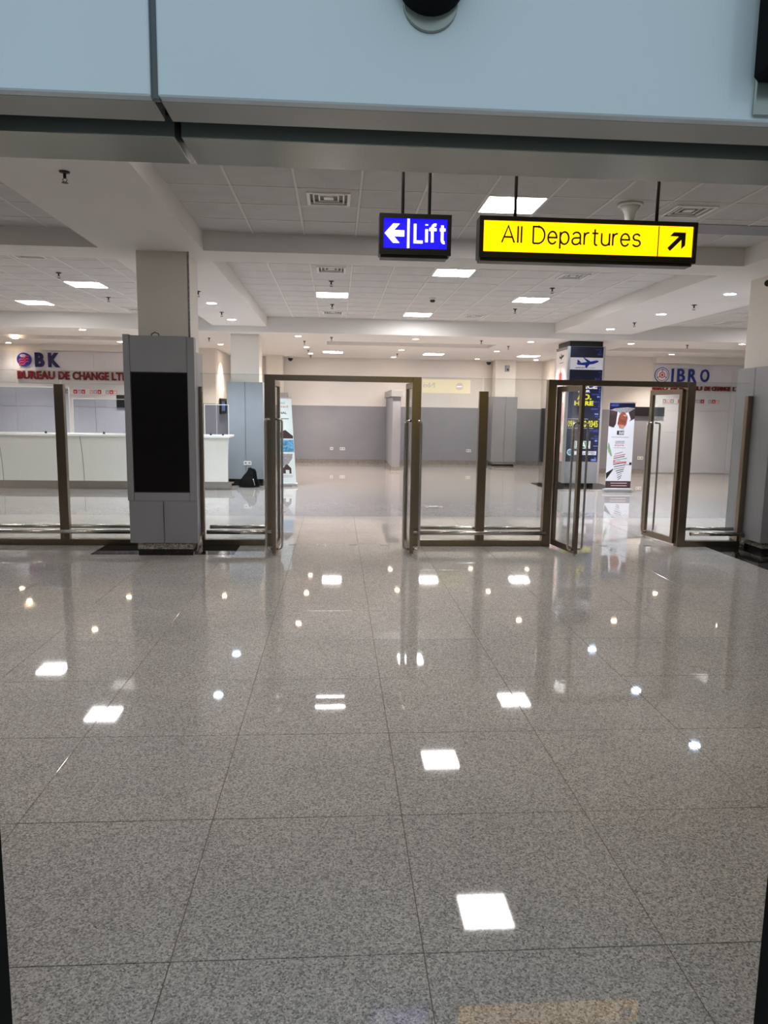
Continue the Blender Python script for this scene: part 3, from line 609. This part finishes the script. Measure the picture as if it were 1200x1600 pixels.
def leaf(parent, hx, hy, ang, w, hside):
    """door leaf hinged at (hx,hy); direction angle ang (deg, 0=+X, -90=towards camera)"""
    ca, sa = math.cos(math.radians(ang)), math.sin(math.radians(ang))
    def fn(u, v, d): return (hx+ca*u-sa*d, hy+sa*u+ca*d, v)
    s = .062; z0, z1 = .03, 2.045; th = .022
    lf = MB()
    for r in (rect(0, s, z0, z1), rect(w-s, w, z0, z1), rect(s, w-s, z1-s*1.05, z1), rect(s, w-s, z0, z0+.075)): lf.prism(r, fn, -th, th)
    L = lf.obj('door_leaf', 'bronze', parent)
    MB().prism(rect(s-.004, w-s+.004, z0+.07, z1-s), fn, -.005, .005).obj('glass_pane', 'glass', L)
    MB().prism(rect(w-.045, w-.015, .0, z0), fn, -.012, .012).obj('floor_pivot', 'steel', L)
    for sd in (-1, 1):
        u = w-.032 if hside else w-.10; o = .095
        pts = [(u, 1.60, .02*sd), (u, 1.60, (o-.03)*sd), (u, 1.595, (o-.01)*sd), (u, 1.57, o*sd), (u, .12, o*sd), (u, .095, (o-.008)*sd), (u, .08, (o-.03)*sd), (u, .08, .02*sd)]
        MB().tube([fn(*p_) for p_ in pts], .0135, 12).obj('pull_handle', 'steel', L)
def portal(label, xa, xb, leaves):
    t = thing('glass_doorway', label, 'doorway', ((xa+xb)/2, PY, 0))
    jw = .105
    box('jamb', 'bronze', t, xa, xa+jw, PY-.055, PY+.055, 0, 2.132, .003); box('jamb', 'bronze', t, xb-jw, xb, PY-.055, PY+.055, 0, 2.132, .003)
    box('lintel', 'bronze', t, xa+jw, xb-jw, PY-.055, PY+.055, 2.062, 2.132, .003)
    for a in leaves: leaf(t, *a)
portal('bronze framed double doorway at centre with both leaves open', -.885, 1.055, [(-.715, PY-.03, -90.5, .68, 1), (.885, PY-.03, -89.0, .68, 1)])
portal('bronze framed double doorway on the right, left leaf towards camera, right leaf inward', 2.665, 4.575, [(2.80, PY-.03, -82, .68, 1), (4.46, PY+.03, 99, .72, 0)])

# ------------------------------------------------------------------ stroke lettering for the hanging signs
def arc(cx, cy, rx, ry, a0, a1, n=10): return [(cx+rx*math.cos(math.radians(a0+(a1-a0)*i/n)), cy+ry*math.sin(math.radians(a0+(a1-a0)*i/n))) for i in range(n+1)]
XH = .74
GL = {  # (width, strokes), cap height 1
 'A': (.72, [[(.0, 0), (.36, 1), (.72, 0)], [(.12, .33), (.60, .33)]]), 'l': (.0, [[(0, 0), (0, 1)]]),
 'D': (.66, [[(0, 0), (0, 1), (.28, 1)]+arc(.28, .5, .38, .5, 90, -90, 14)+[(0, 0)]]),
 'e': (.50, [[(0, .38), (.50, .38)]+arc(.25, .37, .25, .37, 5, 325, 20)]),
 'p': (.50, [[(0, -.28), (0, XH)], arc(.25, .37, .25, .37, 170, -170, 20)]),
 'a': (.50, [arc(.25, .53, .22, .21, 165, 0, 8)+[(.47, .10), (.52, .0)], [(.47, .42), (.25, .40)]+arc(.20, .20, .20, .20, 90, 270, 10)+[(.34, .03), (.47, .18)]]),
 'r': (.27, [[(0, 0), (0, XH)], [(0, .45)]+arc(.24, .48, .22, .25, 160, 80, 6)]),
 't': (.34, [[(.14, .96), (.14, .14)]+arc(.26, .13, .12, .13, 180, 290, 6), [(-.02, XH-.03), (.34, XH-.03)]]),
 'u': (.46, [[(0, XH), (0, .25)]+arc(.23, .24, .23, .24, 180, 350, 10), [(.46, XH), (.46, 0)]]),
 's': (.44, [arc(.22, .555, .20, .185, 20, 250, 10)+arc(.22, .19, .22, .19, 75, -160, 12)]),
 'L': (.48, [[(0, 1), (0, 0), (.48, 0)]]), 'i': (.0, [[(0, 0), (0, .72)], [(0, .93), (0, 1.0)]]),
 'f': (.36, [[(.12, 0), (.12, .80)]+arc(.28, .80, .16, .17, 180, 80, 8)+[(.36, .955)], [(-.08, .71), (.38, .71)]]),
}
def strokes(word, fn, u0, u1, v0, h, wd, gap, d0, d1, m, parent, space=.28):
    """pen-stroke lettering: every letter one mesh"""
    tot = sum(GL[c][0] if c != ' ' else space for c in word)+gap*(len(word)-1)
    k = (u1-u0)/tot; x = 0
    for c in word:
        if c == ' ': x += space+gap; continue
        mb = MB()
        for q, st in enumerate(GL[c][1]):
            P_ = [Vector((u0+(x+a)*k, v0+b*h)) for a, b in st]; L_, R_ = [], []
            for i, p in enumerate(P_):
                a = (P_[i]-P_[i-1]).normalized() if i else (P_[1]-P_[0]).normalized(); b = (P_[i+1]-P_[i]).normalized() if i < len(P_)-1 else a
                t_ = (a+b).normalized() if (a+b).length > .1 else a; nn = Vector((-t_.y, t_.x)); sc_ = min(1.8, 1/max(.3, nn.dot(Vector((-a.y, a.x)))))
                L_.append(p+nn*wd/2*sc_); R_.append(p-nn*wd/2*sc_)
            for i in range(len(P_)-1): mb.prism([tuple(L_[i]), tuple(L_[i+1]), tuple(R_[i+1]), tuple(R_[i])], fn, d0, d1+.0001*q)
        mb.obj('letter', m, parent); x += GL[c][0]+gap
# ------------------------------------------------------------------ hanging signs
def sign(name, label, x0, x1, z0, z1, y, rods, face, edge=.028):
    t = thing(name, label, 'sign', ((x0+x1)/2, y, z0))
    box('case', 'signbox', t, x0, x1, y+.004, y+.11, z0, z1, .004)
    f = MB(); e = edge
    f.box(x0, x1, y-.012, y+.004, z0, z0+e+.012).box(x0, x1, y-.012, y+.004, z1-e, z1).box(x0, x0+e, y-.012, y+.004, z0+e+.012, z1-e).box(x1-e, x1, y-.012, y+.004, z0+e+.012, z1-e)
    f.obj('bezel', 'signbox', t)
    box('bottom_lip', 'signbox', t, x0+.01, x1-.02, y+.0, y+.1, z0-.018, z0, .003)
    box('lit_face', face, t, x0+e, x1-e, y-.003, y+.004, z0+e+.012, z1-e)
    for x in rods: 
        MB().tube([(x, y+.05, z1), (x, y+.05, ZC)], .011, 10).obj('hanging_rod', 'signbox', t)
    return t
ys = 4.9; Q = front(ys-.003)
t = sign('hanging_sign', 'blue lit sign with white left arrow reading Lift', .27, .74, 2.725, 2.98, ys, (.425, .60), 'blue')
strokes('Lift', Q, .503, .702, 2.808, .112, .018, .24, 0, .004, 'white_lit', t)
poly('divider', rect(.452, .467, 2.768, 2.95), Q, 0, .004, 'white_lit', t)
ax, az = .305, 2.858
poly('arrow', [(ax, az), (ax+.055, az+.06), (ax+.098, az+.06), (ax+.06, az+.019), (ax+.128, az+.019), (ax+.128, az-.019), (ax+.06, az-.019), (ax+.098, az-.06), (ax+.055, az-.06)], Q, 0, .004, 'white_lit', t)
t = sign('hanging_sign', 'long yellow lit sign reading All Departures with diagonal arrow', .925, 2.39, 2.722, 2.985, ys, (1.17, 2.13), 'yellow')
strokes('All Departures', Q, 1.075, 2.005, 2.822, .105, .0108, .20, 0, .003, 'ink', t)
poly('divider', rect(2.125, 2.131, 2.764, 2.955), Q, 0, .003, 'ink', t)
a0, b0 = 2.255, 2.862
def rot45(pts): c_ = math.sqrt(.5); return [(a0+(u-v)*c_, b0+(u+v)*c_) for u, v in pts]
poly('arrow', rot45([(-.075, -.014), (.03, -.014), (-.012, -.058), (.024, -.058), (.082, 0), (.024, .058), (-.012, .058), (.03, .014), (-.075, .014)]), Q, 0, .003, 'ink', t)
# sign on the inner side of the entrance header (seen mirrored in the partition glass)
yh = 1.452; K = back(yh+.085)
t = thing('entrance_sign', 'yellow lit no entry sign on the inner face of entrance header', 'sign', (2.3, yh, 2.14))
box('case', 'signbox', t, 1.35, 3.10, yh, yh+.08, 2.10, 2.46, .004)
box('lit_face', 'yellow_bright', t, 1.375, 3.075, yh+.08, yh+.085, 2.125, 2.435)
poly('no_entry_disc', ell(-2.82, 2.28, .085, .085, 28), K, 0, .003, 'red_lit', t); poly('no_entry_bar', rect(-2.89, -2.75, 2.265, 2.297), K, .003, .005, 'white_bright', t)
text('lettering', 'No Entry', K, -2.25, -1.42, 2.215, 2.355, 0, .004, 'ink', t, .012)

# ------------------------------------------------------------------ entrance header right above the camera
k = .4/.48; hz = 2.12
t = thing('entrance_header', 'pale fascia header of the entrance door with dark track slot', 'header', (0, 1.1, hz))
sx = -.238
for a, b in ((-2.2, sx-.005), (sx+.005, 2.2)):
    box('fascia_panel', 'fascia', t, a, b, 1.022, 1.04, hz, 3.4, .002)
    box('front_lip', 'header_front', t, a+.0, b, 1.04, 1.108, hz, hz+.02, .001)
    box('rear_soffit', 'header', t, a, b, 1.165, 1.285, hz-.001, hz+.03, .001)
box('track_slot', 'matte', t, -2.2, 2.2, 1.109, 1.164, hz+.035, hz+.06)
box('header_core', 'wallfront', t, -2.2, 2.2, 1.042, 1.285, hz+.065, 3.4)
box('seam_backing', 'matte', t, sx-.02, sx+.02, 1.045, 1.28, hz+.0305, hz+.034)
box('seam_strip', 'wallfront', t, sx-.005, sx+.005, 1.03, 1.042, hz, 3.4)
for x in (sx-.05, sx+.03): MB().tube([(x, 1.135, hz+.035), (x, 1.135, hz+.012)], .008, 8).obj('track_bolt', 'dark', t)
t = struct(box('door_2', 'matte', None, -.60, -.535, 1.03, 1.12, 0, hz-.001), 'black left jamb of the entrance door at the picture edge', 'door')
t = struct(box('door_3', 'matte', None, .757, .82, 1.03, 1.12, 0, hz-.001), 'black right jamb of the entrance door at the picture edge', 'door')
o = thing('door_camera', 'black round camera dome on the pale header fascia', 'camera', (.118, 1.02, 2.2))
def fdisc(name, cx, cz, prof, m, p, n=28):
    MB().tube([(cx, 1.022-d, cz) for d, r in prof], [r for d, r in prof], n).obj(name, m, p)
fdisc('dome', .118, 2.274, [(.006, .046), (.02, .046), (.04, .038), (.055, .02), (.06, .003)], 'matte', o)
fdisc('shadow_disc', .119, 2.246, [(0, .036), (.006, .035)], 'header', o)  # dome's cast shadow on the fascia, modelled as a grey disc
o = thing('door_sensor', 'black door sensor box at the right end of pale fascia', 'sensor', (.60, 1.02, 2.25))
box('housing', 'matte', o, .556, .66, .965, 1.016, 2.165, 2.46, .006); box('shadow_plate', 'header', o, .563, .66, 1.016, 1.022, 2.125, 2.40, .002)  # grey plate below the housing stands for the sensor's cast shadow

# cctv on right column
t = thing('bullet_camera', 'black bullet camera fixed high on the right column', 'camera', (5.2, 8.7, 3.28))
MB().tube([(5.39, 8.80, 3.42), (5.30, 8.79, 3.42), (5.23, 8.76, 3.33)], .012, 8).obj('arm', 'white', t); MB().tube([(5.385, 8.80, 3.42), (5.37, 8.80, 3.42)], .03, 12).obj('base', 'white', t)
MB().tube([(5.24, 8.80, 3.325), (5.08, 8.55, 3.275)], .035, 14).obj('housing', 'white', t); MB().tube([(5.085, 8.56, 3.277), (5.06, 8.52, 3.268)], .038, 14).obj('lens_hood', 'dark', t)

# ------------------------------------------------------------------ exchange counter
t = thing('service_counter', 'long white curved exchange counter with steel kick plate', 'counter', (-5.5, 15.5, 0))
def yfront(z): q = (z-.17)/.93; return 15.42-.17*q*q
edges = [-8.49, -6.86, -5.23, -3.60, -2.16]
for i in range(4):
    mb = MB(); zs = [.17+.93*j/8 for j in range(9)]
    for z in zs:
        q = (z-.17)/.93; xe = edges[i+1]-.006
        if i == 3: xe = -2.225-.05*(1-q*q)
        xa = edges[i]+.006
        mb.v += [(xa, yfront(z), z), (xe, yfront(z), z), (xa, yfront(z)+.03, z), (xe, yfront(z)+.03, z)]
    for j in range(8):
        b = j*4
        mb.f += [(b, b+1, b+5, b+4), (b+2, b+6, b+7, b+3), (b, b+4, b+6, b+2), (b+1, b+3, b+7, b+5)]
    mb.f += [(0, 2, 3, 1), (32, 33, 35, 34)]
    mb.sm = False; mb.obj('front_panel', 'desk', t)
    if i: 
        j_ = MB()
        for z in zs: j_.v += [(edges[i]-.006, yfront(z)+.012, z), (edges[i]+.006, yfront(z)+.012, z)]
        for j in range(8): j_.f.append((2*j, 2*j+1, 2*j+3, 2*j+2))
        j_.obj('joint_strip', 'dark', t)
box('worktop', 'desk', t, -8.5, -2.20, 15.20, 15.95, 1.10, 1.145, .004)
box('kick_plate', 'steel', t, -8.5, -2.2, 15.45, 15.475, .0, .14); box('carcass', 'dark', t, -8.4, -2.45, 15.48, 15.9, .02, 1.09)
box('ledge', 'steel', t, -8.5, -2.15, 15.38, 15.475, .142, .168)
for a, b, zt, l in ((-8.4, -5.42, 2.07, 'tall clear counter screen at the left picture edge'), (-5.36, -2.95, 1.85, 'clear counter screen behind the kiosk'), (-2.72, -2.22, 1.77, 'narrow clear counter screen at the counter end')):
    g_ = thing('counter_screen', l, 'glass screen', ((a+b)/2, 15.3, 1.145))
    pn = box('glass_pane', 'glass_blue', g_, a, b, 15.30, 15.31, 1.15, zt)
    box('pane_edge', 'white', pn, a, b, 15.298, 15.312, zt, zt+.012); box('pane_edge', 'white', pn, a, a+.012, 15.298, 15.312, 1.16, zt); box('pane_edge', 'white', pn, b-.012, b, 15.298, 15.312, 1.16, zt)
    n = max(2, int((b-a)/.85))
    for i in range(n):
        x = a+(b-a)*(i+.5)/n; MB().tube([(x, 15.305, 1.145), (x, 15.305, 1.19)], .022, 10).obj('clamp', 'dark', g_)

# ------------------------------------------------------------------ backpack
bx, by = -1.925, 16.05
t = thing('backpack', 'black backpack slumped on the floor against the light grey column', 'bag', (bx, by, 0))
def blob(name, prof, m, parent, n=20, yo=0, sq=2.6):
    """stack of superellipse rings: (z, cx, rx, ry, cy)"""
    mb = MB()
    for z, cx, rx, ry, cyy in prof:
        for i in range(n):
            a = 2*math.pi*i/n; ca, sa = math.cos(a), math.sin(a)
            mb.v.append((bx+cx+rx*math.copysign(abs(ca)**(2/sq), ca), by+yo+cyy+ry*math.copysign(abs(sa)**(2/sq), sa), z))
    for j in range(len(prof)-1):
        for i in range(n): mb.f.append((j*n+i, j*n+(i+1) % n, (j+1)*n+(i+1) % n, (j+1)*n+i))
    mb.f.append(tuple(reversed(range(n)))); mb.f.append(tuple((len(prof)-1)*n+i for i in range(n)))
    mb.sm = True; return mb.obj(name, m, parent)
blob('main_compartment', [(.002, -.01, .185, .12, 0), (.03, -.01, .20, .135, 0), (.10, 0, .20, .14, .0), (.18, .02, .175, .13, .01), (.26, .045, .14, .11, .02), (.33, .07, .105, .09, .03), (.375, .075, .08, .06, .04), (.40, .07, .05, .035, .045), (.405, .07, .02, .015, .045)], 'cloth', t)
blob('front_pocket', [(.02, .02, .13, .05, 0), (.05, .02, .145, .065, 0), (.15, .03, .135, .06, .0), (.21, .04, .11, .045, .015), (.235, .04, .08, .02, .03)], 'cloth', t, yo=-.12)
blob('side_pocket', [(.005, .205, .03, .06, 0), (.05, .21, .045, .08, 0), (.13, .2, .04, .075, 0), (.16, .19, .025, .06, 0)], 'cloth', t)
MB().tube([(bx+.08, by-.02, .37), (bx+.135, by-.06, .385), (bx+.17, by-.09, .33), (bx+.18, by-.10, .24), (bx+.165, by-.09, .19)], .014, 8).obj('shoulder_strap', 'cloth', t)
MB().tube([(bx+.0, by+.0, .36), (bx+.01, by-.0, .41), (bx+.05, by+.0, .42), (bx+.08, by+.02, .395)], .011, 8).obj('top_handle', 'cloth', t)
MB().tube([(bx+.125, by-.165, .19), (bx+.15, by-.17, .10), (bx+.16, by-.165, .05)], .006, 6).obj('cord', 'alu', t)
MB().tube([(bx-.17, by-.08, .04), (bx-.235, by-.05, .07), (bx-.2, by-.03, .12)], .012, 8).obj('waist_strap', 'cloth', t)

# ------------------------------------------------------------------ roll-up banners
x0, x1, yb = 5.93, 6.50, 15.58
t = thing('rollup_banner', 'white roll-up banner with handshake picture beside the advert pillar', 'banner', ((x0+x1)/2, yb, 0))
box('base_cassette', 'alu', t, x0-.06, x1+.05, yb-.05, yb+.05, .012, .075, .012)
box('foot', 'alu', t, x0-.1, x0-.02, yb-.14, yb+.14, 0, .012); box('foot', 'alu', t, x1-.02, x1+.06, yb-.14, yb+.14, 0, .012)
S_ = box('banner_sheet', 'print_white', t, x0, x1, yb, yb+.004, .07, 1.95)
box('top_bar', 'alu', t, x0-.005, x1+.005, yb-.006, yb+.01, 1.945, 1.97, .002); MB().tube([((x0+x1)/2, yb+.03, .07), ((x0+x1)/2, yb+.02, 1.95)], .008, 8).obj('support_pole', 'alu', t)
N = front(yb); w = x1-x0
def U(a): return x0+a*w
poly('dark_picture', rect(x0, x1, 1.80, 1.945), N, 0, .001, 'print_navy', S_); poly('blue_glow', ell(U(.2), 1.90, .09, .03), N, .001, .0015, 'print_blue', S_)
poly('grey_cloud', [(U(.0), 1.78), (U(.3), 1.72), (U(.7), 1.74), (U(1), 1.84), (U(.7), 1.86), (U(.2), 1.83)], N, .001, .002, 'greyp', S_)
poly('dark_sleeve', [(U(0), 1.80), (U(.32), 1.76), (U(.28), 1.50), (U(.2), 1.42), (U(0), 1.45)], N, .0015, .003, 'brownp', S_)
poly('dark_sleeve', [(U(1), 1.84), (U(.72), 1.74), (U(.80), 1.56), (U(1), 1.62)], N, .0015, .003, 'brownp', S_)
poly('white_cuff', [(U(.32), 1.76), (U(.38), 1.75), (U(.33), 1.44), (U(.27), 1.45)], N, .003, .004, 'print_white', S_); poly('white_cuff', [(U(.74), 1.76), (U(.68), 1.73), (U(.80), 1.56), (U(.85), 1.60)], N, .003, .004, 'print_white', S_)
poly('clasped_hands', [(U(.40), 1.70), (U(.5), 1.76), (U(.62), 1.74), (U(.72), 1.64), (U(.68), 1.50), (U(.58), 1.42), (U(.45), 1.42), (U(.34), 1.50), (U(.36), 1.62)], N, .004, .006, 'skin', S_)
for q in range(4): poly('finger', ell(U(.42+.05*q), 1.455-.006*q, .013, .04, 12), N, .006, .008, 'skin2', S_)
poly('thumb', ell(U(.63), 1.68, .05, .02, 12), N, .006, .008, 'skin2', S_)
poly('logo_block', rect(U(.34), U(.62), 1.26, 1.35), N, 0, .001, 'ink', S_); text('print_text', 'FAAN', N, U(.42), U(.61), 1.27, 1.34, .001, .002, 'print_white', S_, .03)
poly('fine_print', rect(U(.14), U(.82), 1.205, 1.215), N, 0, .001, 'greyp', S_)
for v in (1.11, 1.075): poly('fine_print', rect(U(.3), U(.66), v, v+.015), N, 0, .001, 'greyp', S_)
text('print_text', 'airports', N, U(.28), U(.64), 1.0, 1.06, 0, .001, 'redp', S_, .0); poly('fine_print', rect(U(.25), U(.70), .975, .98), N, 0, .001, 'redp', S_)
poly('leaf_picture', [(U(.03), 1.10), (U(.07), 1.05), (U(.2), .80), (U(.17), .78), (U(.05), .88), (U(.01), .98)], N, 0, .001, 'leafg', S_)
rows = [(.30, .62, .85), (.27, .72, .80), (.26, .70, .755), (.27, .80, .71), (.26, .76, .62), (.30, .76, .57), (.31, .74, .52), (.38, .70, .475), (.42, .68, .43), (.44, .62, .38), (.46, .62, .33), (.48, .60, .285)]
for q, (a, b, v) in enumerate(rows):
    lean = .05
    poly('word_cloud_line', [(U(a), v-.02), (U(b), v+lean-.02), (U(b), v+lean-.004), (U(a), v-.004)], N, 0, .001, 'redp' if q in (1,) else 'ink' if q % 3 else 'greyp', S_)
text('print_text', 'Business', N, U(.26), U(.78), .635, .71, 0, .0015, 'redp', S_, .01, shear=0)
poly('pen_picture', [(U(0), .42), (U(.28), .52), (U(.28), .50), (U(.02), .28)], N, 0, .001, 'ink', S_); poly('cup_picture', rect(U(.9), U(.985), .60, .66), N, 0, .001, 'ink', S_); poly('cup_picture', rect(U(.78), U(.9), .605, .615), N, 0, .001, 'ink', S_)
poly('dark_footer', rect(x0, x1, .09, .245), N, 0, .001, 'brownp', S_)
for v, a, b in ((.19, .2, .85), (.135, .22, .85)): poly('fine_print', rect(U(a), U(b), v, v+.018), N, .001, .002, 'pink', S_)

# left banner, partly hidden behind the open leaf
yb = 16.3; lean = -.11
t = thing('rollup_banner', 'pale mint roll-up banner half hidden behind the centre doorway leaf', 'banner', (-1.2, yb, 0))
box('base_cassette', 'alu', t, -1.5, -.85, yb-.06, yb+.06, .012, .075, .012); box('foot', 'alu', t, -1.44, -1.36, yb-.15, yb+.15, 0, .012); box('foot', 'alu', t, -.98, -.90, yb-.15, yb+.15, 0, .012)
def N2(u, v, d): return (-1.46+u*.57+lean*(v-.07)/1.88, yb-d, v)
S2 = MB().prism(rect(0, 1, .07, 1.95), N2, -.004, 0).obj('banner_sheet', 'teal', t)
MB().tube([(-1.2, yb+.03, .07), (-1.28, yb+.02, 1.95)], .008, 8).obj('support_pole', 'alu', t)
MB().prism(rect(-.01, 1.01, 1.945, 1.97), N2, -.01, .006).obj('top_bar', 'alu', t)
text('print_text', 'used', N2, .5, .74, 1.82, 1.87, 0, .001, 'greyp', S2, .0); text('print_text', 'visited', N2, .30, .85, 1.74, 1.79, 0, .001, 'redp', S2)
text('print_text', 'TERMINAL', N2, .1, .80, 1.60, 1.65, 0, .001, 'ink', S2, .02); poly('fine_print', rect(.3, .86, 1.49, 1.505), N2, 0, .001, 'ink', S2)
poly('crowd_picture', [(.1, 1.06), (.98, 1.06), (.98, 1.12), (.85, 1.18), (.7, 1.25), (.5, 1.20), (.3, 1.24), (.1, 1.2)], N2, 0, .001, 'brownp', S2)
poly('sea_picture', rect(.0, .99, .76, 1.03), N2, 0, .001, 'sea', S2)
poly('round_picture', [(.0, .72), (.93, .72), (.9, .62), (.75, .50), (.5, .42), (.0, .40)], N2, 0, .001, 'greyp', S2)
poly('brown_house_picture', [(.52, .28), (.62, .28), (.62, .36), (.76, .36), (.76, .28), (.84, .28), (.84, .40), (.68, .50), (.52, .40)], N2, 0, .001, 'brownp', S2)
poly('fine_print', rect(.5, .9, .23, .235), N2, 0, .001, 'ink', S2); poly('fine_print', rect(.5, .85, .20, .205), N2, 0, .001, 'ink', S2)

bpy.context.view_layer.update()
